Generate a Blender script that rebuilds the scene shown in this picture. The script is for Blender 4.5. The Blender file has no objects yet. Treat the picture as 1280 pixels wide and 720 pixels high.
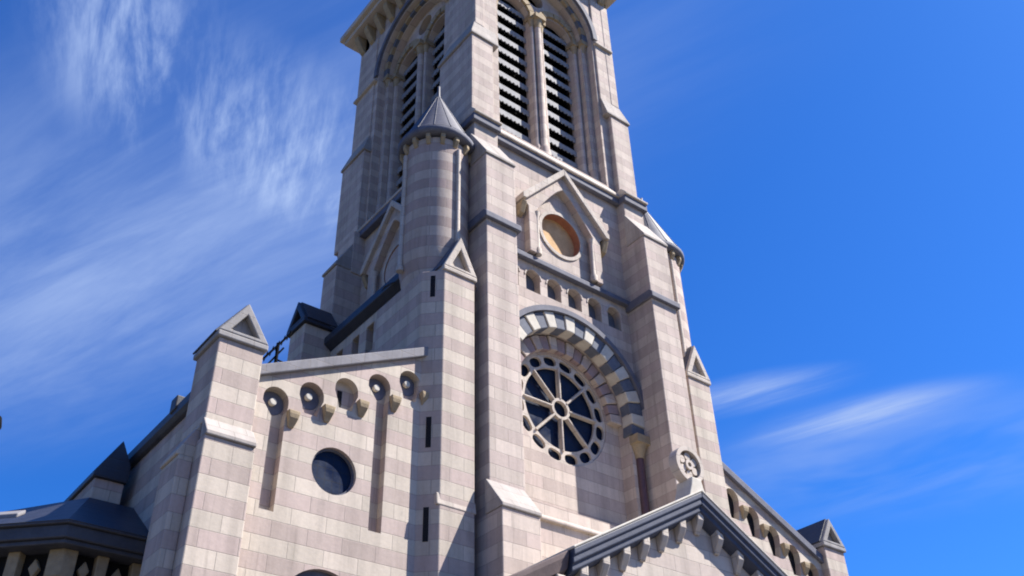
import bpy, bmesh, math, random
from mathutils import Vector, Matrix
from mathutils.geometry import tessellate_polygon
random.seed(7)
R_ = math.radians
S = bpy.context.scene
COL = S.collection

# ---------------------------------------------------------------- camera
cd = bpy.data.cameras.new("camera"); cam = bpy.data.objects.new("camera", cd); COL.objects.link(cam)
rt = Vector((0.78691307, -0.61662197, -0.02334885))
up = Vector((-0.35048202, -0.47777616, 0.80553851))
fw = Vector((0.50786827, 0.62570543, 0.59208322))
m = Matrix((rt, up, -fw)).transposed().to_4x4(); m.translation = Vector((-19.672, -19.932, 1.6))
cam.matrix_world = m
cd.sensor_width = 36; cd.lens = 36 * 1229.1 / 1280; cd.clip_start = .1; cd.clip_end = 4000
S.camera = cam

# ---------------------------------------------------------------- light, sky, exposure
SUN = Vector((1.5, -1.0, 2.15)).normalized()
elev = math.asin(SUN.z); az = math.atan2(SUN.x, SUN.y)
sl = bpy.data.lights.new("sun", 'SUN'); sl.energy = 5.0; sl.angle = R_(.5); sl.color = (1, .945, .875)
sun = bpy.data.objects.new("sun", sl); COL.objects.link(sun)
sun.rotation_euler = (-SUN).to_track_quat('-Z', 'Y').to_euler(); sun.location = (40, -40, 60)
w = bpy.data.worlds.new("World"); S.world = w; w.use_nodes = True
S.view_settings.view_transform = 'Standard'; S.view_settings.look = 'None'; S.view_settings.gamma = 1
S.view_settings.use_curve_mapping = False
S.cycles.pixel_filter_type = 'GAUSSIAN'; S.cycles.filter_width = 2.2
S.view_settings.exposure = 1.25


class NT:
    """small helper to write node graphs"""
    def __init__(s, tree):
        s.t = tree; tree.nodes.clear()

    def n(s, kind, **kw):
        nd = s.t.nodes.new('ShaderNode' + kind)
        ins = kw.pop('ins', {})
        for k, v in kw.items():
            setattr(nd, k, v)
        for k, v in ins.items():
            s.put(nd.inputs[k], v)
        return nd

    def put(s, sock, v):
        if isinstance(v, bpy.types.NodeSocket):
            s.t.links.new(v, sock)
        elif isinstance(v, bpy.types.Node):
            s.t.links.new(v.outputs[0], sock)
        else:
            sock.default_value = v

    def m(s, op, a, b=0.0, c=0.0, clamp=False):
        nd = s.n('Math', operation=op, use_clamp=clamp)
        for i, v in enumerate((a, b, c)):
            s.put(nd.inputs[i], v)
        return nd.outputs[0]

    def v(s, op, a, b=(0, 0, 0)):
        nd = s.n('VectorMath', operation=op)
        s.put(nd.inputs[0], a); s.put(nd.inputs[1], b)
        return nd.outputs['Value'] if op in ('DOT_PRODUCT', 'LENGTH', 'DISTANCE') else nd.outputs[0]

    def xyz(s, x, y, z):
        nd = s.n('CombineXYZ')
        for i, q in enumerate((x, y, z)):
            s.put(nd.inputs[i], q)
        return nd.outputs[0]

    def mix(s, f, a, b, mode='MIX'):
        nd = s.n('Mix', data_type='RGBA', blend_type=mode)
        s.put(nd.inputs['Factor'], f)
        s.put(nd.inputs[6], a if not isinstance(a, tuple) else (*a, 1)[:4])
        s.put(nd.inputs[7], b if not isinstance(b, tuple) else (*b, 1)[:4])
        return nd.outputs[2]

    def noise(s, vec, scale, detail=4, rough=.55, dist=0.0):
        nd = s.n('TexNoise', ins={'Scale': scale, 'Detail': detail, 'Roughness': rough, 'Distortion': dist})
        s.put(nd.inputs['Vector'], vec)
        return nd.outputs['Fac']

    def smooth(s, x, a, b, lo=0.0, hi=1.0):
        nd = s.n('MapRange', interpolation_type='SMOOTHSTEP')
        for k, q in zip(('Value', 'From Min', 'From Max', 'To Min', 'To Max'), (x, a, b, lo, hi)):
            s.put(nd.inputs[k], q)
        return nd.outputs[0]


# sky with high thin cirrus
g = NT(w.node_tree)
sky = g.n('TexSky', sky_type='NISHITA', sun_disc=False, sun_elevation=elev, sun_rotation=az, altitude=900,
          air_density=1.0, dust_density=1.1, ozone_density=3.0)
hs0 = g.n('HueSaturation', ins={'Saturation': 1.25, 'Value': 1.0, 'Color': sky})
hs = g.n('VectorMath', operation='MULTIPLY')
g.put(hs.inputs[0], hs0); hs.inputs[1].default_value = (.40, .82, 1.34)
tc = g.n('TexCoord')
sp = g.n('SeparateXYZ', ins={0: tc.outputs['Generated']})
zz = g.m('MAXIMUM', sp.outputs[2], .05)
px = g.m('DIVIDE', sp.outputs[0], zz); py = g.m('DIVIDE', sp.outputs[1], zz)


def rot2(a):
    c, s_ = math.cos(a), math.sin(a)
    al = g.m('ADD', g.m('MULTIPLY', px, c), g.m('MULTIPLY', py, s_))
    ac = g.m('SUBTRACT', g.m('MULTIPLY', py, c), g.m('MULTIPLY', px, s_))
    return al, ac


def blob(cx, cy, ang, la, lc, soft=1.0):
    c, s_ = math.cos(ang), math.sin(ang)
    dx = g.m('SUBTRACT', px, cx); dy = g.m('SUBTRACT', py, cy)
    al = g.m('DIVIDE', g.m('ADD', g.m('MULTIPLY', dx, c), g.m('MULTIPLY', dy, s_)), la)
    ac = g.m('DIVIDE', g.m('SUBTRACT', g.m('MULTIPLY', dy, c), g.m('MULTIPLY', dx, s_)), lc)
    d = g.m('SQRT', g.m('ADD', g.m('MULTIPLY', al, al), g.m('MULTIPLY', ac, ac)))
    return g.smooth(d, 1.0, 0.0)


SA = R_(-70)
al, ac = rot2(SA)
st1 = g.noise(g.xyz(g.m('MULTIPLY', al, 1.4), g.m('MULTIPLY', ac, 8.0), 0.3), 1.0, 7, .6, .3)
st2 = g.noise(g.xyz(g.m('MULTIPLY', al, 2.0), g.m('MULTIPLY', ac, 4.0), 4.3), 1.0, 4, .5, .3)
al2, ac2 = rot2(R_(72))
hair = g.noise(g.xyz(g.m('MULTIPLY', al2, 4.0), g.m('MULTIPLY', ac2, 17.0), 1.7), 1.0, 7, .62, .2)
left = g.m('MAXIMUM', blob(.40, .98, R_(10), .36, .20), blob(.14, .93, R_(70), .26, .15))
haze_l = blob(.30, 1.42, R_(-70), 1.35, .56)
right = g.m('MAXIMUM', blob(1.74, .98, R_(-66), .33, .12), blob(1.47, 1.06, R_(-60), .27, .10))
haze_r = blob(1.95, 1.12, R_(-50), 1.1, .45)
cl = g.m('MULTIPLY', g.m('MULTIPLY', left, g.smooth(hair, .40, .72)), .85)
cl = g.m('ADD', cl, g.m('MULTIPLY', haze_l, g.smooth(st1, .25, .8, .20, .72)))
cl = g.m('ADD', cl, g.m('MULTIPLY', right, g.smooth(st1, .30, .68, .15, .95)))
cl = g.m('ADD', cl, g.m('MULTIPLY', haze_r, g.smooth(st2, .35, .75, 0, .40)))
cl = g.m('MINIMUM', cl, .9)
CLOUD = g.mix(cl, hs.outputs[0], (2.9, 3.8, 6.0))
bg = g.n('Background', ins={'Color': CLOUD, 'Strength': .066})
out = g.n('OutputWorld'); g.t.links.new(bg.outputs[0], out.inputs['Surface'])


# ---------------------------------------------------------------- materials
def new_mat(name):
    mt = bpy.data.materials.new(name); mt.use_nodes = True
    return mt, NT(mt.node_tree)


def finish(g, col, rough=.8, bump=None, bstr=.4, metal=0.0, spec=.3, bdist=.02):
    p = g.n('BsdfPrincipled')
    g.put(p.inputs['Base Color'], col if not isinstance(col, tuple) else (*col, 1)[:4])
    g.put(p.inputs['Roughness'], rough); p.inputs['Metallic'].default_value = metal
    p.inputs['Specular IOR Level'].default_value = spec
    if bump is not None:
        b = g.n('Bump', ins={'Strength': bstr, 'Distance': bdist, 'Height': bump})
        g.t.links.new(b.outputs[0], p.inputs['Normal'])
    o = g.n('OutputMaterial'); g.t.links.new(p.outputs[0], o.inputs[0])


COURSE = .42


def coords(g):
    ge = g.n('NewGeometry')
    sp = g.n('SeparateXYZ', ins={0: ge.outputs['Position']})
    sn = g.n('SeparateXYZ', ins={0: ge.outputs['True Normal']})
    side = g.m('GREATER_THAN', g.m('ABSOLUTE', sn.outputs[0]), g.m('ABSOLUTE', sn.outputs[1]))
    u = g.m('ADD', g.m('MULTIPLY', sp.outputs[1], side), g.m('MULTIPLY', sp.outputs[0], g.m('SUBTRACT', 1.0, side)))
    return ge.outputs['Position'], u, sp.outputs[2]


def stone(name, cream, pink, band, vary=.25, blk=.95):
    mt, g = new_mat(name)
    P, u, z = coords(g)
    zc = g.m('SUBTRACT', z, 14.39)
    br = g.n('TexBrick', offset=.5, squash=1.0,
             ins={'Color1': (0, 0, 0, 1), 'Color2': (1, 1, 1, 1), 'Mortar': (.5, .5, .5, 1), 'Scale': 1.0, 'Mortar Size': .011,
                  'Mortar Smooth': .35, 'Brick Width': blk, 'Row Height': COURSE, 'Bias': 0.0})
    g.put(br.inputs['Vector'], g.xyz(u, zc, 0.0))
    rnd = g.n('SeparateColor', ins={0: br.outputs['Color']}).outputs[0]
    row = g.m('FLOOR', g.m('DIVIDE', zc, COURSE))
    odd = g.m('ABSOLUTE', g.m('MODULO', row, 2.0))
    f = g.m('ADD', g.m('MULTIPLY', odd, band), g.m('MULTIPLY', g.m('SUBTRACT', rnd, .5), vary), clamp=True)
    big = g.noise(P, .35, 4, .6)
    f = g.m('ADD', f, g.m('MULTIPLY', g.m('SUBTRACT', big, .5), .3), clamp=True)
    c = g.mix(f, cream, pink)
    # per-block tone, weather streaks and grain
    tone = g.m('ADD', .90, g.m('MULTIPLY', rnd, .20))
    streak = g.noise(g.xyz(g.m('MULTIPLY', u, 2.2), g.m('MULTIPLY', z, .22), 0.0), 1.0, 5, .6)
    tone = g.m('MULTIPLY', tone, g.smooth(streak, .35, .72, 1.04, .81))
    run = g.noise(g.xyz(g.m('MULTIPLY', u, 7.0), g.m('MULTIPLY', z, .35), 3.0), 1.0, 4, .6)
    tone = g.m('MULTIPLY', tone, g.smooth(run, .58, .74, 1.0, .82))
    grain = g.noise(P, 9.0, 6, .65)
    tone = g.m('MULTIPLY', tone, g.m('ADD', .86, g.m('MULTIPLY', grain, .28)))
    c = g.mix(1.0, c, g.xyz(tone, tone, tone), 'MULTIPLY')
    lich = g.smooth(g.noise(P, 2.6, 6, .7), .60, .78, 0, .32)
    c = g.mix(lich, c, (.24, .23, .20))
    soot = g.smooth(g.noise(g.xyz(g.m('MULTIPLY', u, .9), g.m('MULTIPLY', z, .28), 7.0), 1.0, 6, .68), .55, .8, 0, .5)
    c = g.mix(soot, c, (.20, .175, .155))
    mort = g.m('MULTIPLY', br.outputs['Fac'], .55)
    c = g.mix(mort, c, (.22, .19, .17))
    h = g.m('ADD', g.m('MULTIPLY', grain, .35), g.m('MULTIPLY', br.outputs['Fac'], -.8))
    h = g.m('ADD', h, g.m('MULTIPLY', rnd, .25))
    finish(g, c, .88, h, .55, bdist=.025)
    return mt


def plain(name, c1, c2, rough=.8, scale=3.0, bstr=.3, metal=0.0, spec=.3, stretch=(1, 1, 1)):
    mt, g = new_mat(name)
    P, u, z = coords(g)
    pv = g.v('MULTIPLY', P, stretch)
    n = g.noise(pv, scale, 6, .65)
    n2 = g.noise(P, scale * 7, 4, .6)
    f = g.smooth(g.m('ADD', g.m('MULTIPLY', n, .8), g.m('MULTIPLY', n2, .2)), .3, .7)
    finish(g, g.mix(f, c1, c2), rough, n2, bstr, metal, spec, .015)
    return mt


def sheet_roof(name, c1, c2, step=.6, rough=.5):
    """lead or zinc sheets: seams across the slope and stains running down"""
    mt, g = new_mat(name)
    P, u, z = coords(g)
    fr = g.m('FRACT', g.m('DIVIDE', z, step))
    seam = g.smooth(g.m('ABSOLUTE', g.m('SUBTRACT', fr, .5)), .44, .5)
    n = g.noise(g.v('MULTIPLY', P, (1.5, 1.5, .5)), 1.6, 6, .65)
    n2 = g.noise(P, 14, 3, .6)
    c = g.mix(g.smooth(n, .3, .7), c1, c2)
    c = g.mix(g.m('MULTIPLY', seam, .45), c, tuple(q * .45 for q in c1))
    finish(g, c, rough, g.m('ADD', g.m('MULTIPLY', n2, .3), g.m('MULTIPLY', seam, -.8)), .4, 0, .4, .02)
    return mt


M = {}
M['stone'] = stone('banded_pink_and_cream_stone', (.495, .43, .355), (.405, .32, .285), .85, .25)
M['soft'] = stone('pale_pinkish_stone', (.485, .41, .352), (.40, .32, .287), .70, .25)
M['shaft'] = stone('weathered_banded_stone', (.44, .37, .318), (.34, .262, .237), .85, .25)
M['pale'] = stone('pale_ashlar', (.49, .425, .362), (.41, .335, .298), .55, .3)
M['trim'] = stone('pale_dressed_stone', (.495, .435, .372), (.41, .345, .305), .25, .7, .62)
M['tan'] = plain('ochre_carved_stone', (.37, .29, .185), (.265, .205, .13), .9, 5.0, .6)
M['white'] = plain('white_limestone', (.55, .515, .445), (.44, .405, .345), .85, 3.0)
M['blue'] = plain('dark_blue_grey_stone', (.125, .14, .175), (.085, .095, .125), .8, 4.0)
M['lead'] = sheet_roof('grey_lead_sheet', (.095, .095, .118), (.062, .064, .085), .75, .6)
M['worn'] = stone('weathered_top_stone', (.35, .315, .285), (.27, .24, .222), .3, .7, .7)
M['grey'] = stone('grey_lichened_stone', (.285, .27, .262), (.21, .20, .198), .3, .7, .6)
M['zinc'] = stone('grey_weathered_coping', (.225, .217, .23), (.165, .16, .172), .3, .7, .8)
M['slate'] = sheet_roof('dark_slate', (.040, .044, .060), (.028, .031, .045), .28, .45)
M['gutter'] = plain('dark_zinc_gutter', (.075, .075, .085), (.05, .05, .06), .5, 3.0)
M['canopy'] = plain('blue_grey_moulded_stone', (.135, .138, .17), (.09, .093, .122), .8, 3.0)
M['brown2'] = plain('mauve_sandstone', (.30, .225, .225), (.24, .18, .185), .9, 3.0)
M['fascia'] = plain('blue_grey_lead_fascia', (.055, .064, .098), (.036, .042, .068), .6, 2.5, .3)
M['brown'] = plain('brown_weathered_cornice', (.14, .105, .10), (.095, .07, .07), .85, 3.0)
M['marble'] = plain('dark_red_marble', (.10, .055, .06), (.07, .04, .045), .45, 4.0, .1)
M['terra'] = plain('rust_red_plaster', (.36, .165, .10), (.27, .12, .075), .9, 3.0)
M['ochre'] = plain('ochre_plaster', (.62, .42, .22), (.46, .29, .145), .9, 3.0)
M['louvre'] = plain('weathered_slate_louvre', (.27, .27, .28), (.17, .175, .19), .75, 3.0)
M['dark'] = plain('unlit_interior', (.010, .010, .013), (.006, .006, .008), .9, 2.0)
M['iron'] = plain('dark_iron', (.010, .010, .011), (.006, .006, .007), .9, 6.0, spec=.05)


def glass_mat():
    mt, g = new_mat('dark_leaded_glass')
    P, u, z = coords(g)
    fr = g.m('MINIMUM', g.m('FRACT', g.m('MULTIPLY', u, 4.5)), g.m('FRACT', g.m('MULTIPLY', z, 3.2)))
    lead = g.m('LESS_THAN', fr, .07)
    n = g.noise(P, 1.7, 4, .6)
    c = g.mix(g.smooth(n, .35, .7), (.006, .012, .035), (.012, .022, .05))
    c = g.mix(g.m('MULTIPLY', lead, .6), c, (.02, .02, .022))
    finish(g, c, g.smooth(n, .3, .7, .25, .5), n, .25, 0, .07, .05)
    return mt


M['glass'] = glass_mat()


def paving_mat():
    mt, g = new_mat('pale_square_paving')
    P = g.n('NewGeometry').outputs['Position']
    br = g.n('TexBrick', ins={'Color1': (.11, .105, .10, 1), 'Color2': (.085, .08, .075, 1), 'Mortar': (.09, .085, .08, 1), 'Scale': 1.0,
                              'Mortar Size': .008, 'Brick Width': .8, 'Row Height': .5})
    g.put(br.inputs['Vector'], P)
    n = g.noise(P, .4, 6, .65)
    c = g.mix(g.smooth(n, .3, .75, 0, .4), br.outputs['Color'], (.12, .115, .105))
    finish(g, c, .85, g.noise(P, 12, 4), .2)
    return mt


M['paving'] = paving_mat()
M['added_hill'] = plain('added_hill_slope', (.045, .06, .03), (.08, .08, .05), .95, .03)
M['soil'] = plain('dry_ground', (.10, .09, .06), (.07, .07, .045), .95, .05)


# ---------------------------------------------------------------- mesh builder
class MB:
    def __init__(s, T=None):
        s.v = []; s.f = []; s.sm = []; s.mi = []; s.T = T or (lambda u, y, z: (u, y, z)); s.cur = 0

    def add(s, pts, faces, smooth=False):
        o = len(s.v)
        s.v += [s.T(*p) for p in pts]
        for f in faces:
            s.f.append([i + o for i in f]); s.sm.append(smooth); s.mi.append(s.cur)
        return s

    def box(s, x0, x1, y0, y1, z0, z1):
        p = [(x, y, z) for z in (z0, z1) for y in (y0, y1) for x in (x0, x1)]
        return s.add(p, [(0, 1, 3, 2), (4, 6, 7, 5), (0, 4, 5, 1), (1, 5, 7, 3), (3, 7, 6, 2), (2, 6, 4, 0)])

    def prism(s, poly, d0, d1, axis='y', holes=()):
        """polygon extruded along axis; 'y': poly in (x,z), 'x': poly in (y,z), 'z': poly in (x,y)"""
        mp = {'y': lambda a, b, d: (a, d, b), 'x': lambda a, b, d: (d, a, b), 'z': lambda a, b, d: (a, b, d)}[axis]
        loops = [list(poly)] + [list(h) for h in holes]
        flat = [q for l in loops for q in l]; n = len(flat)
        pts = [mp(a, b, d0) for a, b in flat] + [mp(a, b, d1) for a, b in flat]
        if holes:
            tri = tessellate_polygon([[Vector((a, b, 0)) for a, b in l] for l in loops])
            fs = [tuple(t) for t in tri] + [tuple(i + n for i in t[::-1]) for t in tri]
        else:
            fs = [tuple(range(n)), tuple(range(n, 2 * n))[::-1]]
        o = 0
        for l in loops:
            k = len(l)
            for i in range(k):
                a, b = o + i, o + (i + 1) % k
                fs.append((a, b, b + n, a + n))
            o += k
        return s.add(pts, fs)

    def lathe(s, cx, cy, prof, n=24, a0=0.0, a1=2 * math.pi, cap=True):
        full = abs(a1 - a0 - 2 * math.pi) < 1e-4
        cols = n if full else n + 1
        pts = []
        for r, z in prof:
            for i in range(cols):
                a = a0 + (a1 - a0) * i / n
                pts.append((cx + r * math.cos(a), cy + r * math.sin(a), z))
        fs = []
        for j in range(len(prof) - 1):
            for i in range(n):
                a, b = j * cols + i, j * cols + (i + 1) % cols
                fs.append((a, b, b + cols, a + cols))
        s.add(pts, fs, True)
        if cap and full:
            for (r, z) in (prof[0], prof[-1]):
                if r > 1e-3:
                    s.add([(cx + r * math.cos(2 * math.pi * i / n), cy + r * math.sin(2 * math.pi * i / n), z) for i in range(n)], [tuple(range(n))])
        return s

    def tube(s, a, b, r0, r1=None, n=10):
        a, b = Vector(a), Vector(b); r1 = r0 if r1 is None else r1
        d = (b - a).normalized(); e = d.orthogonal().normalized(); f = d.cross(e)
        pts = []
        for c, r in ((a, r0), (b, r1)):
            for i in range(n):
                t = 2 * math.pi * i / n
                pts.append(tuple(c + (e * math.cos(t) + f * math.sin(t)) * r))
        s.add(pts, [(i, (i + 1) % n, (i + 1) % n + n, i + n) for i in range(n)], True)
        return s.add(pts, [tuple(range(n))[::-1], tuple(range(n, 2 * n))])

    def build(s, name, mats, parent=None):
        me = bpy.data.meshes.new(name)
        me.from_pydata(s.v, [], s.f)
        for mt in (mats if isinstance(mats, (list, tuple)) else [mats]):
            me.materials.append(M[mt])
        bm = bmesh.new(); bm.from_mesh(me)
        for f, sm, mi in zip(bm.faces, s.sm, s.mi):
            f.smooth = sm; f.material_index = mi
        bmesh.ops.recalc_face_normals(bm, faces=bm.faces)
        bm.to_mesh(me); bm.free()
        o = bpy.data.objects.new(name, me); COL.objects.link(o)
        if parent: o.parent = parent
        return o


def arc(cx, cz, r, a0, a1, n=20):
    return [(cx + r * math.cos(a0 + (a1 - a0) * i / n), cz + r * math.sin(a0 + (a1 - a0) * i / n)) for i in range(n + 1)]


def circle(cx, cz, r, n=40):
    return arc(cx, cz, r, 0, 2 * math.pi * (n - 1) / n, n - 1)


def arch(cx, hw, z0, zs, r=None, n=20):
    """opening: jambs from z0 to the springing zs, round head"""
    return [(cx + hw, z0)] + arc(cx, zs, hw, 0, math.pi, n) + [(cx - hw, z0)]


def ring(cx, cz, r0, r1, a0, a1, n=20):
    return arc(cx, cz, r1, a0, a1, n) + arc(cx, cz, r0, a1, a0, n)


def thing(name, label, cat, loc=(0, 0, 0), group=None):
    o = bpy.data.objects.new(name, None); COL.objects.link(o); o.location = loc
    o['label'] = label; o['category'] = cat
    if group: o['group'] = group
    return o


def structure(o):
    o['kind'] = 'structure'; return o


PI = math.pi
# ---------------------------------------------------------------- ground
gr = structure(MB().prism([(-1500, -1500), (1500, -1500), (1500, 1500), (-1500, 1500)], -.6, -.004, 'z').build('ground', 'soil'))
structure(MB().prism([(-60, -70), (60, -70), (60, 60), (-60, 60)], -.3, .004, 'z').build('paving', 'paving'))

hb = MB(); n = 72; hp = []                            # unseen mountain ring, added to block sky glow near the horizon
for j, (rr, k) in enumerate(((620, 0), (760, .75), (900, 1.0), (1200, .9))):
    for i in range(n):
        a = 2 * PI * i / n
        h = k * (135 + 25 * math.sin(3 * a + 1) + 18 * math.sin(7 * a) + 12 * math.sin(13 * a + 2) + random.uniform(-10, 10))
        hp.append((rr * math.cos(a), rr * math.sin(a), h - .5))
hb.add(hp, [(j * n + i, j * n + (i + 1) % n, (j + 1) * n + (i + 1) % n, (j + 1) * n + i) for j in range(3) for i in range(n)], True)
structure(hb.build('added_hills', 'added_hill'))

# ---------------------------------------------------------------- the church
CH = thing('church', 'tall church of banded pink and cream stone with a square bell tower', 'church')


def weathering(mb, x0, x1, yf, yb, z0, z1, drip=.07, t=.10):
    """sloping set-off over a buttress stage: its nose projects as a drip over the stage below"""
    mb.prism([(yf - drip, z0), (yf - drip, z0 + t), (yb, z1), (yb + .05, z1), (yb + .05, z0)], x0 - .025, x1 + .025, 'x')


def hip_weathering(mb, a, b, z0, z1, drip=.07, t=.1):
    """set-off mitred round a corner: a, b = (x0, x1, y0, y1) of the stage below and above"""
    x0, x1, y0, y1 = a; u0, u1, v0, v1 = b; d = drip
    lo = [(x0 - d, y0 - d), (x1 + d, y0 - d), (x1 + d, y1 + d), (x0 - d, y1 + d)]; hi = [(u0, v0), (u1, v0), (u1, v1), (u0, v1)]
    mb.add([(*p, z0) for p in lo] + [(*p, z0 + t) for p in lo] + [(*p, z1) for p in hi],
           [(0, 1, 2, 3), (8, 9, 10, 11)] + [(i, (i + 1) % 4, (i + 1) % 4 + 4, i + 4) for i in range(4)] + [(i + 4, (i + 1) % 4 + 4, (i + 1) % 4 + 8, i + 8) for i in range(4)])


def corbel(mb, xc, prof, w0, w1):
    """corbel with a curved profile [(y, z)...] listed from the wall foot round the nose to the wall top; narrower below"""
    zs = [z for y, z in prof]; lo, hi = min(zs), max(zs); k = len(prof)
    pts = []
    for sg in (-1, 1):
        pts += [(xc + sg * (w0 + (w1 - w0) * ((z - lo) / (hi - lo)) ** .7), y, z) for y, z in prof]
    mb.add(pts, [tuple(range(k)), tuple(range(k, 2 * k))[::-1]] + [(i, (i + 1) % k, (i + 1) % k + k, i + k) for i in range(k)])


def string(mb, x0, x1, yf, yb, z, proj=.22, t=.16, rise=.22):
    """string course: thin nose and sloped top"""
    mb.prism([(yf - proj, z), (yf - proj, z + t), (yf, z + t + rise), (yb, z + t + rise), (yb, z)], x0, x1, 'x')


# ----- tower walls
TY0, TY1, HW = 1.3, 11.1, 4.0
YC = 6.4
front = lambda u, y, z: (u, y, z)
leftT = lambda u, y, z: (-HW + (y - TY0), YC - u, z)
rightT = lambda u, y, z: (HW - (y - TY0), YC + u, z)

core = MB()
core.box(-3.2, 3.2, 2.7, TY1, 0, 28.6)
core.box(-HW, -3.2, 3.2, TY1, 0, 28.6); core.box(3.2, HW, 3.2, TY1, 0, 28.6)
core.box(-HW, HW, TY1 - .6, TY1, 28.6, 43)          # rear wall of the belfry
lower = arch(0, 2.64, 14.0, 18.1)
arc_x = [-2.45 + .98 * i for i in range(6)]
holes = [lower, circle(0, 25.2, .95)] + [arch(x, .325, 21.95 if abs(x) > 1 else 22.0, 22.56, n=12) for x in arc_x]
core.prism([(-3.4, 13), (3.4, 13), (3.4, 28.4), (-3.4, 28.4)], 1.3, 1.85, 'y', holes)
core.prism([(-3.4, 13), (3.4, 13), (3.4, 28.4), (-3.4, 28.4)], 1.852, 2.7, 'y', [circle(0, 18.0, 2.06, 64)] )
core.box(-HW, -3.4, 1.6, 3.2, 0, 28.4); core.box(3.4, HW, 1.6, 3.2, 0, 28.4)
tower = core.build('tower_wall', 'soft', CH)
low = MB(); low.box(-3.25, 3.25, .45, 1.3, 0, 13.0)
weathering(low, -3.25, 3.25, .45, 1.85, 12.95, 13.95, .12)
low.build('sill_wall', 'soft', CH)

# ----- corner buttresses of the front
for s in (-1, 1):
    b = MB()
    X = lambda a, c: (min(s * a, s * c), max(s * a, s * c))
    x0, x1 = X(3.27, 4.6); b.box(x0, x1, -.67, 1.6, 0, 12.41)
    x0, x1 = X(3.21, 4.5); b.box(x0, x1, 0, 1.6, 12.4, 25.95)
    x0, x1 = X(3.26, 4.36); b.box(x0, x1, .88, 1.7, 25.9, 28.45)
    o = b.build('corner_buttress', 'soft', CH)
    t = MB(); x0, x1 = X(3.27, 4.6); weathering(t, x0, x1, -.67, 0, 12.41, 13.45, .05); t.build('weathering', 'worn', o)
    t = MB(); x0, x1 = X(3.21, 4.5); weathering(t, x0, x1, 0, .88, 25.95, 27.6, .05); t.build('weathering', 'worn', o)
    t = MB(); x0, x1 = X(3.10, 4.62); string(t, x0, x1, 0, 1.3, 22.92, .14, .24, .12); t.build('string_course', 'canopy', o)
# side buttresses at the back corners
for s in (-1, 1):
    b = MB(); X = lambda a, c: (min(s * a, s * c), max(s * a, s * c))
    x0, x1 = X(3.9, 5.2); b.box(x0, x1, 9.25, 10.35, 0, 26.4)
    x0, x1 = X(3.9, 4.55); b.box(x0, x1, 9.2, 10.55, 26.3, 28.5)
    T = MB(lambda u, y, z: (s * (HW - (y - TY0)), u, z)); weathering(T, 9.25, 10.35, .1, .75, 26.4, 27.8)
    o = b.build('corner_buttress', 'soft', CH); T.build('weathering', 'worn', o)

# ----- string under the belfry
st = MB(); sd = MB()
string(st, -3.3, 3.3, 1.3, 1.9, 28.62, .30, .10, .5); sd.box(-3.3, 3.3, 1.08, 1.6, 28.32, 28.618)
for s in (-1, 1):
    a, c = sorted((s * 3.2, s * 4.5)); string(st, a, c, .88, 1.9, 28.63, .24, .10, .3); sd.box(a, c, .72, 1.6, 28.3, 28.628)
for T in (leftT, rightT):
    st.T = T; string(st, -4.7, 4.7, 1.25, 1.9, 28.60, .28, .12, .4); sd.T = T; sd.box(-4.7, 4.7, 1.0, 1.6, 28.28, 28.598)
so = st.build('string_course', 'trim', CH); sd.build('string_moulding', 'canopy', so)
st = MB(); string(st, -3.18, 3.18, 1.3, 1.5, 23.15, .22, .22, .14); st.build('string_course', 'canopy', CH)

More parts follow.
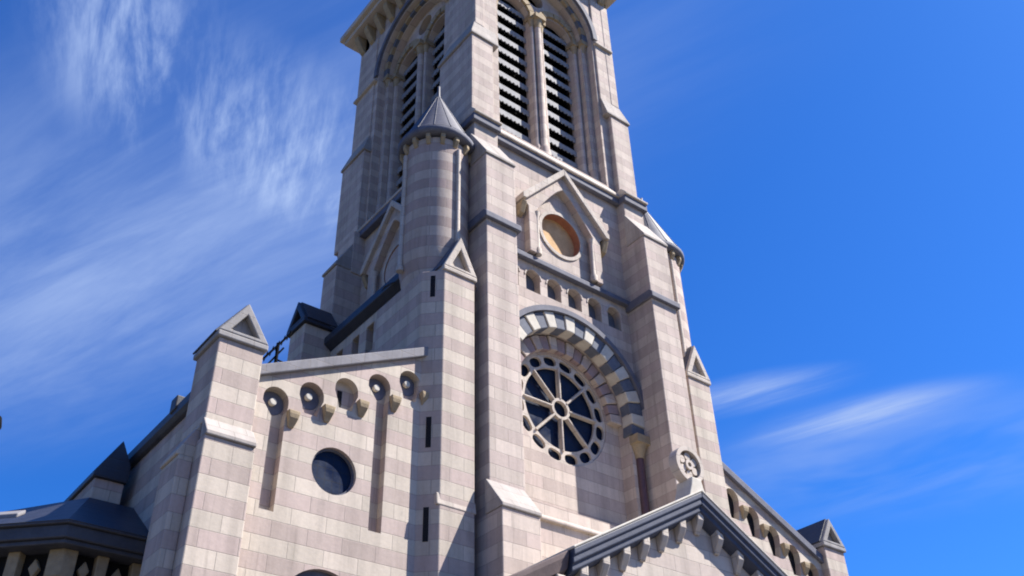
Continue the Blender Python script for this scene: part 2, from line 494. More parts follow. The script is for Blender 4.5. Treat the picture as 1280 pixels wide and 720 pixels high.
# ----- belfry
def belfry_face(T, hw, tag):
    b = MB(T)
    b.prism([(-hw, 28.9), (hw, 28.9), (hw, 43), (-hw, 43)], 1.3, 1.7, 'y', [arch(0, 2.83, 29.3, 38.5, n=32)])
    b.prism([(-3.3, 28.9), (3.3, 28.9), (3.3, 43), (-3.3, 43)], 1.702, 2.05, 'y', [arch(0, 2.5, 29.6, 38.5, n=32)])
    o = b.build('belfry_wall', 'soft', CH)
    win = MB(T)
    win.prism([(-2.9, 29), (2.9, 29), (2.9, 42), (-2.9, 42)], 2.052, 2.45, 'y',
              [arch(-1.30, .92, 29.8, 38.5), arch(1.30, .92, 29.8, 38.5), circle(0, 40.2, .55, 24)])
    wo = win.build('belfry_window', 'soft', CH)
    sb = MB(T); sb.prism([(1.32, 29.3), (2.75, 31.1), (2.75, 29.0), (1.32, 29.0)], -2.82, 2.82, 'x'); sb.build('sill', 'trim', wo)
    for cx in (-1.30, 1.30):
        k = 0
        while k < 11:
            z = 31.2 + .8 * k + random.uniform(-.035, .035)
            l = MB(T)
            l.prism([(2.33, z - .32), (2.36, z - .36), (2.95, z + .32), (2.92, z + .36)], cx - .93, cx + .93, 'x')
            nt = 9; pts = [(cx - .93, z - .30)]
            for q in range(nt):
                a0 = cx - .93 + 1.86 * q / nt; d_ = 1.86 / nt
                pts += [(a0 + .02, z - .56), (a0 + d_ * .3, z - .63), (a0 + d_ * .7, z - .63), (a0 + d_ - .02, z - .56)]
            pts.append((cx + .93, z - .30))
            l.prism(pts, 2.30, 2.335, 'y')
            l.build('louvre', 'louvre', wo); k += 1
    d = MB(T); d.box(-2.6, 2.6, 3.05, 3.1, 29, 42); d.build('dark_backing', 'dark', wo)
    # stepped jamb colonnettes, the mullion shafts and their capitals
    for u, y, r in ((-2.66, 1.78, .12), (-2.36, 2.06, .12), (2.66, 1.78, .12), (2.36, 2.06, .12), (0, 1.92, .16), (-.27, 2.02, .10), (.27, 2.02, .10)):
        c = MB(T)
        c.lathe(u, y, [(r * 1.5, 29.6), (r * 1.5, 30.2), (r * 1.15, 30.35), (r, 30.4), (r, 38.0)], 12)
        co = c.build('colonnette', 'soft', wo)
        c = MB(T); c.lathe(u, y, [(r * 1.1, 37.85), (r * 1.15, 38.0), (r * 1.7, 38.35)], 10); c.box(u - r * 1.9, u + r * 1.9, y - r * 1.9, y + .3, 38.35, 38.6)
        c.build('capital', 'tan', wo)
    for cx in (-1.30, 1.30):                       # lancet heads of ochre blocks
        c = MB(T)
        for i in range(9):
            c.prism(ring(cx, 38.6, .93, 1.26, PI * (i + .06) / 9, PI * (i + .94) / 9, 3), 1.92 + (i % 2) * .015, 2.2, 'y')
        c.build('lancet_arch', 'tan', wo)
    n = 19                                        # big arch: alternating dark and pale blocks, dark drip mould
    c = MB(T)
    for i in range(n):
        c.cur = i % 2
        c.prism(ring(0, 38.6, 2.5, 2.84, PI * i / n, PI * (i + 1) / n, 3), 1.55 - (i % 2) * .02, 1.75, 'y')
    c.build('big_arch', ['blue', 'tan'], o)
    c = MB(T); c.prism(ring(0, 38.6, 2.86, 3.12, 0, PI, 36), 1.16, 1.4, 'y'); c.build('drip_mould', 'canopy', o)
    for s in (-1, 1):
        c = MB(T); a, e = sorted((s * 2.9, s * hw)); string(c, a, e, 1.25, 1.4, 38.25, .16, .12, .15)
        c.build('string_course', 'trim', o)
    # corbel table and cornice
    c = MB(T)
    k = int(hw * 2 / .82)
    for i in range(k):
        u = -hw + .3 + (hw * 2 - .6) * i / (k - 1)
        c = MB(T); c.prism([(1.3, 41.75), (1.15, 41.85), (.75, 42.55), (.75, 42.85), (1.3, 42.85)], u - .17, u + .17, 'x')
        c.build('corbel', 'tan', o)


belfry_face(front, 4.0, 'f'); belfry_face(leftT, 4.9, 'l'); belfry_face(rightT, 4.9, 'r')
for sx in (-1, 1):
    for (ya, yb, sy) in ((1.05, 3.35, -1), (9.4, 11.35, 1)):
        b = MB(); x0, x1 = sorted((sx * 3.28, sx * 4.35))
        yf, ybk = (1.05, 1.75) if sy < 0 else (10.65, 11.35)
        b.box(x0, x1, yf, ybk, 28.6, 33.55)
        xo, xi = sorted((sx * 3.7, sx * 4.35)); b.box(xo + (.012 if sx < 0 else 0), xi - (.012 if sx > 0 else 0), ya + .012, yb - .012, 28.61, 33.54)
        o = b.build('belfry_buttress', 'soft', CH)
        t = MB()
        ux0, ux1 = sorted((sx * 2.96, sx * 4.07)); wx0, wx1 = sorted((sx * 3.28, sx * 4.35))
        if sy < 0:
            hip_weathering(t, (min(wx0, ux0 + .12), max(wx1, ux1 - .12), 1.05, yb), (ux0, ux1, 1.25, yb - .25), 33.55, 34.75)
        else:
            hip_weathering(t, (wx0, wx1, ya, yb), (ux0, ux1, ya + .15, yb - .25), 33.55, 34.75)
        t.build('weathering', 'worn', o)
        u = MB(); x0, x1 = sorted((sx * 2.95, sx * 3.98))
        if sy < 0: u.box(x0, x1, 1.22, 1.5, 34.6, 41.7)
        xo, xi = sorted((sx * 3.6, sx * 4.07)); u.box(xo, xi, ya + .15, yb - .25, 34.6, 41.7)
        u.build('upper_pier', 'soft', o)
cz = MB()
cz.box(-4.75, 4.75, .5, 11.9, 42.85, 43.15); cz.box(-4.95, 4.95, .3, 12.1, 43.15, 43.5)
cz.box(-4.4, 4.4, .9, 11.5, 43.5, 44.6)
cz.build('cornice', 'trim', CH)
sp_ = MB(); sp_.add([(-4.2, 1.1, 44.6), (4.2, 1.1, 44.6), (4.2, 11.3, 44.6), (-4.2, 11.3, 44.6), (0, 6.2, 66)], [(0, 1, 2, 3), (0, 1, 4), (1, 2, 4), (2, 3, 4), (3, 0, 4)])
sp_.build('spire', 'slate', CH)


# ----- gabled niche with its oculus
def niche(T, hole_z=25.2):
    b = MB(T)
    pt = []
    for i in range(9):                              # pointed opening
        t = i / 8; pt.append((1.40 * (1 - t) ** .8 if i < 8 else 0, 25.55 + 1.75 * t))
    opening = [(1.40, 23.5)] + pt + [(-a, z) for a, z in pt[-2::-1]] + [(-1.40, 23.5)]
    b.prism([(1.78, 23.5), (1.78, 25.6), (2.0, 25.8), (2.0, 26.0), (0, 28.15), (-2.0, 26.0), (-2.0, 25.8), (-1.78, 25.6), (-1.78, 23.5)] + opening[::-1], 1.0, 1.31, 'y')
    o = b.build('gabled_niche', 'soft', CH)
    for s in (-1, 1):
        r = MB(T)
        r.prism([(s * .0, 28.3), (s * 2.16, 25.98), (s * 2.16, 25.74), (s * 2.0, 25.74), (s * .0, 27.96)], .82, 1.3, 'y')
        r.build('rake', 'trim', o)
        k = MB(T); k.prism([(1.3, 25.1), (1.08, 25.2), (.88, 25.66), (1.3, 25.66)], s * 2.03 - .11, s * 2.03 + .11, 'x'); k.build('kneeler', 'tan', o)
        c = MB(T); c.lathe(s * 1.36, 1.08, [(.14, 23.5), (.14, 23.75), (.09, 23.85), (.09, 25.2), (.14, 25.5)], 12)
        c.build('colonnette', 'trim', o)
    k = MB(T)
    k.prism(ring(0, hole_z, .955, 1.10, 0, 2 * PI, 40), 1.25, 1.3, 'y'); k.build('oculus_rim', 'trim', o)
    k = MB(T); pts = []; fs = []
    n = 40
    for y in (1.27, 1.66):
        for i in range(n):
            a = 2 * PI * i / n; pts.append((.944 * math.cos(a), y, hole_z + .944 * math.sin(a)))
    k.add(pts, [(i, (i + 1) % n, (i + 1) % n + n, i + n) for i in range(n)], True); k.build('oculus_reveal', 'terra', o)
    k = MB(T); k.prism(circle(0, hole_z, .94, 40), 1.60, 1.68, 'y'); k.build('oculus_back', 'ochre', o)


niche(front); niche(leftT)

# ----- rose window
rw = MB()
ZR, RR = 18.0, 2.06
hs_ = []
for i in range(8):                                  # eight petals
    a0 = PI / 2 + i * PI / 4; a1 = a0 + PI / 4; k = .052
    hs_.append(arc(0, ZR, 1.545, a0 + k / 1.545, a1 - k / 1.545, 8) + arc(0, ZR, .40, a1 - k / .40, a0 + k / .40, 4))
for i in range(16):                                 # sixteen eyes round the rim
    a = PI / 2 + (i + .5) * PI / 8
    c = (1.815 * math.cos(a), ZR + 1.815 * math.sin(a))
    e = []
    for q in range(16):
        t = 2 * PI * q / 16
        ct, st_ = math.cos(t), math.sin(t)
        ct = math.copysign(abs(ct) ** .8, ct); st_ = math.copysign(abs(st_) ** .8, st_)
        e.append((c[0] - math.sin(a) * .285 * ct + math.cos(a) * .185 * st_, c[1] + math.cos(a) * .285 * ct + math.sin(a) * .185 * st_))
    hs_.append(e)
hs_.append(circle(0, ZR, .30, 24))
rw.prism(circle(0, ZR, RR - .004, 64), 1.90, 2.0, 'y', hs_)
ro = rw.build('rose_window', 'trim', CH)
q = MB(); q.prism(circle(0, ZR, 2.05, 64), 2.06, 2.08, 'y'); q.build('glass', 'glass', ro)
q = MB(); q.prism(ring(0, ZR, .30, .40, 0, 2 * PI, 32), 1.86, 1.9, 'y'); q.build('hub_ring', 'trim', ro)
for i in range(8):
    q = MB(); a = PI / 2 + i * PI / 4; d = Vector((math.cos(a), 0, math.sin(a))); c0 = Vector((0, 1.875, ZR))
    q.tube(c0 + d * .39, c0 + d * 1.6, .045, .045, 8); q.build('spoke', 'trim', ro)
# ----- arch round the rose: pale and blue-grey blocks over dark red shafts
ao = MB(); ao.prism(ring(0, 18.1, 3.26, 3.46, R_(-12), R_(192), 60), 1.02, 1.32, 'y'); ao = ao.build('rose_arch', 'canopy', CH)
nb = 23; A0, A1 = R_(-12), R_(192)
for i in range(nb):
    a0 = A0 + (A1 - A0) * i / nb; a1 = A0 + (A1 - A0) * (i + 1) / nb; am = (a0 + a1) / 2
    v = MB(); pale = i % 2 == 1
    v.prism(ring(0, 18.1, 2.62, 3.25, a0 + .004, a1 - .004, 3), 1.10 if pale else 1.14, 1.60, 'y')
    v.build('voussoir', 'white' if pale else 'blue', ao)
for i in range(19):                                 # inner order in the wall's own stone
    a0 = PI * i / 19; a1 = PI * (i + 1) / 19
    v = MB(); v.prism(ring(0, 18.05, 2.09, 2.63, a0 + .008, a1 - .008, 3), 1.61 + (i % 2) * .04, 1.9, 'y')
    v.build('inner_voussoir', 'brown2' if i % 2 else 'soft', ao)
for s in (-1, 1):
    x = s * 2.93
    c = MB(); c.lathe(x, 1.24, [(.24, 14.0), (.24, 14.25), (.17, 14.4), (.15, 14.45), (.145, 16.75)], 16); c.build('colonnette', 'marble', CH)
    c = MB(); c.lathe(x, 1.24, [(.16, 16.7), (.17, 16.8), (.30, 17.2)], 14); c.box(x - .33, x + .33, .92, 1.32, 17.2, 17.5)
    c.build('capital', 'tan', CH)
# little windows of the arcade above the rose
for x in arc_x:
    c = MB(); c.prism(arch(x, .323, 21.9, 22.56, n=12), 1.62, 1.64, 'y'); c.build('arcade_window', 'blue', CH)
    c = MB(); c.prism(ring(x, 22.56, .33, .40, 0, PI, 12), 1.27, 1.31, 'y'); c.build('arcade_arch', 'trim', CH)


# ----- gablet: small gabled stone cap with a sunk triangle, ridge along y
def gablet(parent, x0, x1, y0, y1, z0, h, over=.09, mat='trim', roofmat='lead', T=None, floor=.16):
    xc = (x0 + x1) / 2
    a = MB(T); a.box(x0 - over, x1 + over, y0 - over, y1 + over, z0, z0 + floor)
    e0, e1 = x0 - over, x1 + over
    tri = [(e0, z0 + floor), (e1, z0 + floor), (xc, z0 + h)]
    def inset(k, dz):
        return [(xc + (e0 - xc) * k, z0 + floor + dz), (xc + (e1 - xc) * k, z0 + floor + dz), (xc, z0 + floor + dz + (h - floor) * k)]
    hole = inset(.56, .10)
    a.prism(tri, y0 - over, y0 + .12, 'y', [hole])
    a.prism(tri, y0 + .121, y1 + over - .3, 'y')
    o = a.build('gablet', mat, parent)
    r = MB(T)
    t = .05
    for s in (-1, 1):
        e = xc + s * (e1 - xc)
        n = Vector((s * (h - floor), 0, (e1 - xc))).normalized() * t
        r.prism([(xc, z0 + h), (e, z0 + floor), (e + n.x, z0 + floor + n.z), (xc, z0 + h + n.z * 1.6)], y0 - over + .14, y1 + over, 'y')
    r.build('gablet_roof', roofmat, o)
    return o


# ----- stair turrets
def turret(s):
    T = lambda u, y, z: (s * -u, y, z)               # built on the left, mirrored for the right
    cx, cy = -5.4, 1.75
    b = MB(T)
    plan = [(-4.3, .2), (-6.0, .2), (-6.51, .71), (-6.51, 3.0), (-6.0, 3.5), (-4.3, 3.5)]
    plan = [(-4.85, .2), (-6.0, .2), (-6.51, .71), (-6.51, 3.35), (-6.0, 3.8), (-3.9, 3.8), (-3.9, 1.7), (-4.85, 1.7)]
    b.prism(plan, 0, 20.2, 'z')
    o = b.build('stair_turret', 'stone', CH)
    d = MB(T)                                        # round shaft
    d.lathe(cx, cy, [(.98, 20.3), (1.12, 21.1), (1.16, 21.5), (1.16, 26.4)], 40); d.build('turret_shaft', 'shaft', o)
    d = MB(T)                                        # broach between base and shaft
    top = [(cx + 1.1 * math.cos(a), cy + 1.1 * math.sin(a), 21.1) for a in [PI * 2 * i / 24 for i in range(24)]]
    pl = [(-4.6, .35), (-6.0, .25), (-6.5, .73), (-6.5, 3.3), (-6.0, 3.75), (-4.2, 3.75)]
    n = len(pl)
    bot = [(*p, 20.2) for p in pl]; cen = (cx, cy, 21.35)
    d.add(bot + [cen], [tuple(range(n))] + [(i, (i + 1) % n, n) for i in range(n)]); d.build('broach', 'stone', o)
    for ang in (-64, 39, 0, -32):
        if ang in (0, -32): continue
        va = math.atan2(-22, -14.6) + R_(ang)
        c = MB(T); x, y = cx + 1.2 * math.cos(va), cy + 1.2 * math.sin(va)
        c.lathe(x, y, [(.13, 20.9), (.13, 21.05), (.085, 21.15), (.085, 26.0)], 10); c.build('colonnette', 'trim', o)
    for i in range(15):                              # ochre corbels under the eaves
        a = 2 * PI * i / 15 + .1
        c = MB(T); ca, sa = math.cos(a), math.sin(a); ta = Vector((-sa, ca))
        pts = []
        for (r, z) in ((1.12, 26.08), (1.19, 26.08), (1.32, 26.32), (1.32, 26.5), (1.12, 26.5)):
            for q in (-.08, .08):
                pts.append((cx + r * ca + ta.x * q, cy + r * sa + ta.y * q, z))
        k = 5
        c.add(pts, [tuple(2 * j for j in range(k)), tuple(2 * j + 1 for j in range(k))[::-1]] + [(2 * j, 2 * ((j + 1) % k), 2 * ((j + 1) % k) + 1, 2 * j + 1) for j in range(k)])
        c.build('corbel', 'tan', o)
    c = MB(T); c.lathe(cx, cy, [(1.15, 26.5), (1.36, 26.5), (1.43, 26.6), (1.43, 26.74), (1.3, 26.9)], 40); c.build('eaves_moulding', 'canopy', o)
    c = MB(T); c.lathe(cx, cy, [(1.36, 26.84), (1.22, 27.1), (.66, 28.35), (.10, 29.6), (.06, 29.75), (.05, 30.25), (.01, 30.3)], 40); 
    for i in range(14):                              # standing seams of the lead
        a = 2 * PI * i / 14; pr = ((1.36, 26.86), (1.22, 27.11), (.66, 28.36), (.10, 29.60))
        for (ra, za), (rb, zb) in zip(pr, pr[1:]):
            c.tube((cx + ra * math.cos(a), cy + ra * math.sin(a), za), (cx + rb * math.cos(a), cy + rb * math.sin(a), zb), .013, .011, 6)
    c.build('conical_roof', 'lead', o)
    gablet(o, -6.0, -4.85, .2, 1.3, 20.2, 1.55, .06, T=T)
    c = MB(T); c.prism([(-.02 + .2, 12.40), (.2, 12.55), (.2 + .02, 12.75), (.4, 12.75), (.4, 12.40)], -6.1, -4.8, 'x')
    c.build('stone_band', 'trim', o)
    for z0, z1 in ((19.2, 20.0), (14.1, 15.05), (11.4, 12.35), (8.6, 9.5)):   # slits in the canted face
        pa = Vector((-6.0, .2)); pb = Vector((-6.51, .71)); mid = (pa + pb) / 2; dr = (pb - pa).normalized(); nn = Vector((-dr.y, dr.x))
        if nn.dot(Vector((-1, -1))) < 0: nn = -nn
        a, e = mid - dr * .075, mid + dr * .075
        f0 = nn * .006; f1 = nn * -.2
        q = MB(T); q.add([(*(a + f0), z0), (*(e + f0), z0), (*(e + f0), z1), (*(a + f0), z1), (*(a + f1), z0), (*(e + f1), z0), (*(e + f1), z1), (*(a + f1), z1)],
              [(0, 1, 2, 3), (4, 5, 6, 7), (0, 1, 5, 4), (1, 2, 6, 5), (2, 3, 7, 6), (3, 0, 4, 7)])
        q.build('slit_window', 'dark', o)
    return o


turret(1); turret(-1)
# lead flashing where the tower's side roof meets the turret
fl = MB(); fl.add([(-6.5, 3.2, 20.9), (-6.5, 3.0, 21.0), (-5.9, 3.75, 21.9), (-5.7, 3.6, 21.95)], [(0, 1, 3, 2)]); fl.build('flashing', 'lead', CH)


# ----- aisle fronts with rampant blind arcade
def aisle(s):
    T = lambda u, y, z: (s * -u, y, z)
    top = lambda x: 20.17 + .485 * x
    yw, yd = .65, 1.25
    ax = [(-10.75, 14.55), (-9.78, 15.02), (-8.78, 15.5), (-7.78, 15.98), (-6.80, 16.44)]
    hol = []
    for i, (x, zt) in enumerate(ax):
        r = .35
        zb = zt - .85
        if s > 0: zb -= .2
        if i in (0, 3) and s < 0:
            hw = .19
            z_end = 11.25 if i == 0 else 11.4
            hol.append([(x + .12 + hw, z_end), (x + .12 + hw, zb), (x + r, zt - r - .12)] + arc(x, zt - r, r, 0, PI, 14) + [(x - r, zt - r - .12), (x + .12 - hw, zb), (x + .12 - hw, z_end)])
        else:
            hol.append([(x + .2, zb - .1), (x + .24, zb + .1), (x + r, zt - r - .12)] + arc(x, zt - r, r, 0, PI, 14) + [(x - r, zt - r - .12), (x - .24, zb + .1), (x - .2, zb - .1)])
    hol.append(circle(-8.94, 12.72, .64, 40))
    hol.append(arch(-8.95, 1.1, 4.0, 9.05, n=24))
    b = MB(T)
    b.prism([(-12.4, 0), (-4.6, 0), (-4.6, top(-4.6)), (-12.4, top(-12.4))], yw, .90, 'y', hol)
    b.prism([(-12.4, 0), (-4.6, 0), (-4.6, top(-4.6) - .02), (-12.4, top(-12.4) - .02)], .902, yd + .3, 'y', [circle(-8.94, 12.72, .6, 40), arch(-8.95, .95, 4.0, 9.05, n=24)])
    o = b.build('aisle_front', 'stone', CH)
    c = MB(T)
    c.prism([(-12.5, top(-12.5) - .02), (-5.6, top(-5.6) - .02), (-5.6, top(-5.6) + .30), (-12.5, top(-12.5) + .30)], yw - .14, yd + .5, 'y')
    c.build('coping', 'zinc' if s < 0 else 'canopy', o)
    for i, (x, zt) in enumerate(ax):                 # carved bosses and impost corbels
        zc = zt - .36
        if s > 0:
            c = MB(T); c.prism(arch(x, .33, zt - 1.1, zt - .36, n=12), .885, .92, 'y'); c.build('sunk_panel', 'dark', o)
        elif i != 2:
            c = MB(T); c.prism(circle(x, zc, .335, 20), .885, .92, 'y'); c.build('boss_shade_disc', 'canopy', o)  # dark disc stands in for the arch shade ringing the boss
            c = MB(T); c.prism(circle(x - .01, zc, .105, 14), .77, .89, 'y'); c.build('carved_boss', 'white', o)
        else:
            c = MB(T); c.box(x - .15, x - .01, .885, 1.0, zt - .95, zt - .30); c.build('slit_window', 'dark', o)
        c = MB(T); xx = x - s * .47; zb = zt - .60
        corbel(c, xx, [(yw, zb - .44), (yw - .04, zb - .43), (yw - .09, zb - .33), (yw - .17, zb - .2), (yw - .19, zb - .1), (yw - .19, zb), (yw, zb)], .07, .165); c.build('corbel', 'tan', o)
    rwin = MB(T); rwin.prism(ring(-8.94, 12.72, .59, .638, 0, 2 * PI, 40), .76, .86, 'y'); ro = rwin.build('round_window', 'canopy', CH)
    q = MB(T); q.prism(circle(-8.94, 12.72, .6, 40), .82, .84, 'y'); q.build('glass', 'glass', ro)
    rwin = MB(T); rwin.prism(ring(-8.95, 9.05, .95, 1.1, 0, PI, 24), .8, .98, 'y'); ro = rwin.build('arched_window', 'canopy', CH)
    q = MB(T); q.prism(arch(-8.95, .93, 4.0, 9.05, n=24), 1.12, 1.14, 'y'); q.build('glass', 'glass', ro)
    # end pier
    b = MB(T); b.box(-12.57, -11.37, .37, 1.75, 12.9, 15.25); b.box(-12.6, -11.33, .1, 1.75, 0, 12.42)
    b.box(-12.95, -12.6, .55, 1.6, 0, 12.0)
    p = b.build('end_pier', 'stone', CH)
    t = MB(T); weathering(t, -12.57, -11.36, .10, .37, 12.42, 12.98, .06); t.build('weathering', 'worn', p)
    t = MB(lambda u, y, z: T(-12.57 + (y), u, z)); weathering(t, .6, 1.55, -.38, 0, 12.0, 12.9, .05); t.build('weathering', 'stone', p)
    gablet(p, -12.57, -11.37, .37, 1.75, 15.25, 1.2, .08, 'grey', 'slate', T)
    # aisle flank behind the pier, its eaves gutter and lean-to roof
    f = MB(T); f.box(-12.2, -11.6, 1.7, 34, 0, 14.25); f.build('aisle_side_wall', 'stone', CH)
    r = MB(T); r.prism([(-12.2, 14.3), (-12.36, 14.62), (-5.5, 18.0), (-5.5, 17.6)], 1.9, 34, 'y'); ao_ = r.build('aisle_roof', 'slate', CH)
    r = MB(T); r.prism([(-12.15, 14.22), (-12.3, 14.24), (-12.40, 14.36), (-12.40, 14.64), (-12.15, 14.64)], 1.9, 34, 'y'); r.build('gutter', 'gutter', ao_)
    r = MB(T); r.box(-12.45, -12.1, 3.1, 3.5, 14.5, 14.92); r.build('kneeler_block', 'gutter', ao_)
    return o


aisle(1); aisle(-1)

# ----- nave flank beside the tower
for s in (-1, 1):
    T = lambda u, y, z: (s * -u, y, z)
    f = MB(T)
    f.prism([(2.5, 0), (36, 0), (36, 21.6), (2.5, 21.6)], -5.55, -5.0, 'x', [[(y - .24, 20.05), (y + .24, 20.05), (y + .24, 21.2), (y - .24, 21.2)] for y in (4.45, 5.45, 6.45, 7.6, 9.8, 12.2)])
    o = f.build('nave_wall', 'stone', CH)
    for y in (4.45, 5.45, 6.45, 7.6, 9.8, 12.2):
        q = MB(T); q.box(-5.2, -5.18, y - .3, y + .3, 20.0, 21.25); q.build('window', 'glass', o)
    f = MB(T); f.prism([(-5.5, 21.5), (-5.85, 21.75), (-5.85, 22.05), (0, 24.6), (0, 21.6)], 2.5 + 8.7, 36, 'y'); f.build('nave_roof', 'slate', CH)
    f = MB(T); f.prism([(-5.5, 21.5), (-5.85, 21.75), (-5.85, 22.05), (-3.9, 23.0), (-3.9, 21.6)], 2.5, 11.19, 'y'); f.build('nave_roof', 'slate', CH)
    f = MB(T); f.box(-6.7, -5.5, 8.3, 9.5, 0, 22.4)
    p = f.build('nave_buttress', 'stone', CH)
    T2 = lambda u, y, z: T(y, -u, z)                # gablet faces outward
    gablet(p, -9.5, -8.3, -6.7, -5.5, 22.4, 1.25, .12, 'slate', 'slate', T2)
    # slate-capped side bay of the aisle
    f = MB(T); f.box(-13.3, -12.5, 5.9, 8.6, 0, 13.4)
    p = f.build('aisle_buttress', 'stone', CH)
    f = MB(T); f.prism([(-13.38, 13.4), (-12.45, 13.4), (-12.45, 13.9), (-12.8, 14.6), (-13.38, 13.55)], 5.8, 8.75, 'y'); f.build('cap_roof', 'slate', p)

# ----- porch
YP, YT = -3.66, -3.22
po = MB()
rk = lambda x: 12.9 - .555 * abs(x)
po.prism([(-7.4, 0), (7.4, 0), (7.4, rk(7.4) - .35), (0, 12.55), (-7.4, rk(7.4) - .35)], YT, .4, 'y')
po = po.build('porch', 'pale', CH)
for s in (-1, 1):
    c = MB(lambda u, y, z: (s * u, y, z))
    pts = []
    prof = [(YP, 0.0), (YP, -.16), (YP + .05, -.18), (YP + .05, -.34), (YP + .12, -.38), (YP + .12, -.52), (YT - .12, -.62), (YT + .05, -.66), (YT + .05, 0.0)]
    k = len(prof)
    for x in (0, 4.83):
        pts += [(x, y, rk(x) + dz) for y, dz in prof]
    c.add(pts, [tuple(range(k)), tuple(range(k, 2 * k))[::-1]] + [(i, (i + 1) % k, (i + 1) % k + k, i + k) for i in range(k)])
    c.build('rake_cornice', 'fascia', po)
    c = MB(lambda u, y, z: (s * u, y, z)); c.add([(0, YP - .02, rk(0) + .0), (4.85, YP - .02, rk(4.85)), (4.85, .5, rk(4.85)), (0, .5, rk(0)),
                                                   (0, YP - .02, rk(0) + .07), (4.85, YP - .02, rk(4.85) + .07), (4.85, .5, rk(4.85) + .07), (0, .5, rk(0) + .07)],
                                                  [(0, 1, 2, 3), (4, 5, 6, 7), (0, 1, 5, 4), (1, 2, 6, 5), (2, 3, 7, 6), (3, 0, 4, 7)])
    c.build('roof_slab', 'white', po)
    c = MB(lambda u, y, z: (s * u, y, z))
    pts = []
    prof = [(YP + .14, .02), (YP + .14, -.12), (YP + .22, -.40), (YT + .05, -.60), (YT + .05, .02)]
    k = len(prof)
    for x in (4.86, 7.6):
        pts += [(x, y, rk(x) + dz) for y, dz in prof]
    c.add(pts, [tuple(range(k)), tuple(range(k, 2 * k))[::-1]] + [(i, (i + 1) % k, (i + 1) % k + k, i + k) for i in range(k)])
    c.build('side_cornice', 'brown', po)
    c = MB(lambda u, y, z: (s * u, y, z)); c.add([(4.86, YT, rk(4.86) - .25), (7.6, YT, rk(7.6) - .25), (7.6, .5, rk(7.6) - .25), (4.86, .5, rk(4.86) - .25),
                                                   (4.86, YT, rk(4.86) + .01), (7.6, YT, rk(7.6) + .01), (7.6, .5, rk(7.6) + .01), (4.86, .5, rk(4.86) + .01)],
                                                  [(0, 1, 2, 3), (4, 5, 6, 7), (0, 1, 5, 4), (1, 2, 6, 5), (2, 3, 7, 6), (3, 0, 4, 7)])
    c.build('roof_slab', 'slate', po)
    for i in range(8):
        x = .73 * i + (.02 if i == 0 else 0)
        if s < 0 and i == 0: continue
        z = rk(abs(x) + .15) - .64
        b = MB(lambda u, y, z: (s * u, y, z))
        corbel(b, x, [(YT, z - .38), (YT - .07, z - .37), (YT - .12, z - .26), (YT - .20, z - .14), (YT - .27, z + .0), (YT - .27, z + .25), (YT, z + .25)], .09, .13)
        b.build('bracket', 'trim', po)
# stone wheel cross on the gable
fi = MB(); zc = 13.83
fi.prism(ring(0, zc, .42, .55, 0, 2 * PI, 32), -3.40, -3.10, 'y')
fi.prism(circle(0, zc, .43, 32), -3.22, -3.14, 'y')
for i in range(6):
    a = PI / 6 + i * PI / 3
    fi.prism(circle(.27 * math.cos(a), zc + .27 * math.sin(a), .115, 12), -3.33, -3.20, 'y')
fi.prism(ring(0, zc, .07, .15, 0, 2 * PI, 18), -3.38, -3.20, 'y')
fo = fi.build('wheel_cross', 'trim', CH)
q = MB(); q.prism([(-.38, 12.75), (.38, 12.75), (.24, 13.1), (.18, 13.36), (-.18, 13.36), (-.24, 13.1)], -3.55, -2.95, 'y'); q.build('pedestal', 'white', fo)

# ----- low octagonal side chapel
sc = MB()
plan = [(-14.03, 4.0), (-12.15, 4.0), (-12.15, 12), (-19, 12), (-19, 9.0)]
sc.prism(plan, 0, 9.4, 'z'); sc.prism([(-13.8, 4.42), (-12.15, 4.42), (-12.15, 12), (-18.8, 12), (-18.8, 9.42)], 9.4, 10.8, 'z')
sc = sc.build('side_chapel', 'stone', CH)
fp = MB(); e = .22
d2 = Vector((-1, 1)).normalized()                    # direction of the canted side


def along(p, k):                                     # point on the canted face, k metres from the corner, p metres out
    n = Vector((-1, -1)).normalized()
    q = Vector((-14.03, 4.0)) + d2 * k + n * p
    return q


def cant_prism(mb, k0, k1, p0, p1, z0, z1):
    a, b, c, d = along(p0, k0), along(p0, k1), along(p1, k1), along(p1, k0)
    mb.prism([tuple(a), tuple(b), tuple(c), tuple(d)], z0, z1, 'z')


c = MB()                                             # cornice: nose and slab, mitred at the corner
for (o_, z0, z1) in ((.34, 10.62, 10.74), (.42, 10.74, 11.06), (.50, 11.06, 11.12)):
    k = o_ * math.tan(PI / 8)
    q0 = along(o_, 0) ; cnr = (-14.03 - k, 4.0 - o_)
    far = along(o_, 9); inn = along(-.6, 9)
    c.prism([(-12.1, 4.0 - o_), cnr, tuple(far), tuple(inn), (-13.8, 4.6), (-12.1, 4.6)], z0, z1, 'z')
c.build('cornice', 'gutter', sc)
c = MB()
k = .50 * math.tan(PI / 8); cnr = (-14.03 - k, 3.50, 11.14); a = (-12.1, 3.50, 11.14); far = (*along(.50, 9), 11.14)
t0 = (-12.1, 5.65, 12.7); t1 = (-13.37, 5.65, 12.7); t2 = (-13.37 - 4.8, 5.65 + 6.84, 12.7)
c.add([a, cnr, far, t0, t1, t2], [(0, 1, 4, 3), (1, 2, 5, 4)])
ob = c.build('chapel_roof', 'slate', sc)
sm = ob.modifiers.new('thick', 'SOLIDIFY'); sm.thickness = .08; sm.offset = -1
c = MB(); rz = lambda p: 11.16 + (.5 - p) * .73
c.add([(*along(p, k0), rz(p) + dz) for dz in (.10, -.02) for p, k0 in ((.02, 1.45), (.02, 2.7), (-.28, 2.7), (-.28, 1.45))],
      [(0, 1, 2, 3), (4, 5, 6, 7), (0, 1, 5, 4), (1, 2, 6, 5), (2, 3, 7, 6), (3, 0, 4, 7)])
c.build('roof_light', 'zinc', sc)
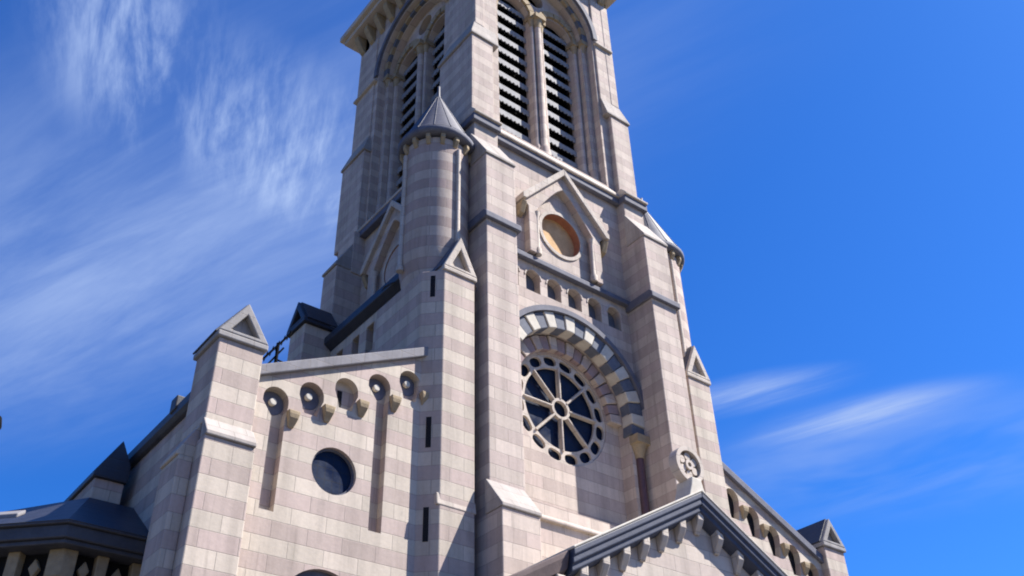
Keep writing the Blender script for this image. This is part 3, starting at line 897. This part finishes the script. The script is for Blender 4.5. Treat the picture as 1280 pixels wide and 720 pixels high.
c = MB(); c.box(-14.0, -12.15, 4.22, 4.26, 9.4, 10.62); cant_prism(c, 0, 8, -.26, -.22, 9.4, 10.62); c.build('frieze_shade', 'dark', sc)  # black sheet puts the deep shade between the frieze posts into the colour


def post(mb, x0, x1, z0=9.4, z1=10.62):
    mb.prism([(x0 + .04, z0), (x1 - .04, z0), (x1, z1), (x0, z1)], 3.95, 4.22, 'y')


for (x0, x1) in ((-13.27, -12.98), (-12.42, -12.16)):
    c = MB(); post(c, x0, x1); c.build('frieze_post', 'tan', sc)
for k0 in (1.08, 2.3, 3.5, 4.7):
    c = MB(); cant_prism(c, k0, k0 + .3, -.22, .05, 9.4, 10.62); c.build('frieze_post', 'tan', sc)
c = MB(); c.prism([(-13.72, 3.95), (-14.05, 3.95), tuple(along(.05, .36)), tuple(along(-.22, .36)), (-13.72, 4.22)], 9.95, 10.62, 'z'); c.build('corner_capital', 'tan', sc)
c = MB(); c.prism([(-13.78, 3.98), (-14.04, 3.98), tuple(along(.02, .3)), tuple(along(-.22, .3)), (-13.78, 4.22)], 9.4, 9.95, 'z'); c.build('corner_shaft', 'stone', sc)
for x in (-13.49, -12.70):
    c = MB(); c.prism([(x, 9.98), (x + .14, 10.22), (x, 10.46), (x - .14, 10.22)], 4.05, 4.2, 'y'); c.build('diamond_block', 'tan', sc)
for k0 in (.72, 1.85, 3.0, 4.2):
    c = MB()
    pts = []
    for p in (-.05, -.2):
        for dk, z in ((0, 9.98), (.14, 10.22), (0, 10.46), (-.14, 10.22)):
            pts.append((*along(p, k0 + dk), z))
    c.add(pts, [(0, 1, 2, 3), (4, 5, 6, 7), (0, 1, 5, 4), (1, 2, 6, 5), (2, 3, 7, 6), (3, 0, 4, 7)]); c.build('diamond_block', 'tan', sc)

for o in list(CH.children_recursive):               # worn arrises on the plain blocks
    if o.type == 'MESH' and len(o.data.vertices) <= 64 and not any(p.use_smooth for p in o.data.polygons) and o.name.split('.')[0] not in (
            'tower_wall', 'aisle_front', 'belfry_wall', 'belfry_window', 'louvre', 'glass', 'rose_window', 'chapel_roof', 'slit_window', 'dark_backing'):
        bv = o.modifiers.new('worn_edges', 'BEVEL'); bv.width = .03; bv.segments = 2; bv.limit_method = 'ANGLE'; bv.angle_limit = R_(40)

# ---------------------------------------------------------------- rooftop aerial
an = thing('roof_aerial', 'dark metal aerial with slanted booms standing on the aisle roof', 'aerial', (-9.9, 3.0, 15.9))


def rod(mb, a, b, r): mb.tube(a, b, r, r, 6)


q = MB(); rod(q, (0, 0, 0), (0, 0, 1.55), .05); rod(q, (.09, .05, 0), (.09, .05, .95), .03); q.build('mast', 'iron', an)
q = MB(); rod(q, (-.36, .1, .92), (.32, -.12, 1.98), .035); rod(q, (-.30, .1, .62), (.16, -.06, 1.42), .028)
for t in (.1, .3, .5, .7, .9):
    c = Vector((-.36, .1, .92)).lerp(Vector((.32, -.12, 1.98)), t); rod(q, c + Vector((-.05, -.22, .03)), c + Vector((.05, .22, -.03)), .014)
q.build('boom', 'iron', an)
q = MB(); rod(q, (0, 0, 1.0), (.62, -.2, .78), .028); q.build('arm', 'iron', an)

# ---------------------------------------------------------------- street lamp at the left edge of the view
lx, ly, lz = -17.759, -5.635, 8.495
lp = thing('street_lamp', 'black street lamp head just entering at the left edge of the view', 'street lamp', (lx - .1, ly - .08, 0))
q = MB(); q.lathe(0, 0, [(.16, 0), (.16, .5), (.10, .6), (.07, .8), (.05, lz - .25)], 14); q.build('post', 'iron', lp)
q = MB(); q.lathe(.1, .08, [(.06, lz - .3), (.13, lz - .17), (.19, lz), (.16, lz + .13), (.07, lz + .2), (.02, lz + .25)], 20); q.build('lamp_head', 'iron', lp)
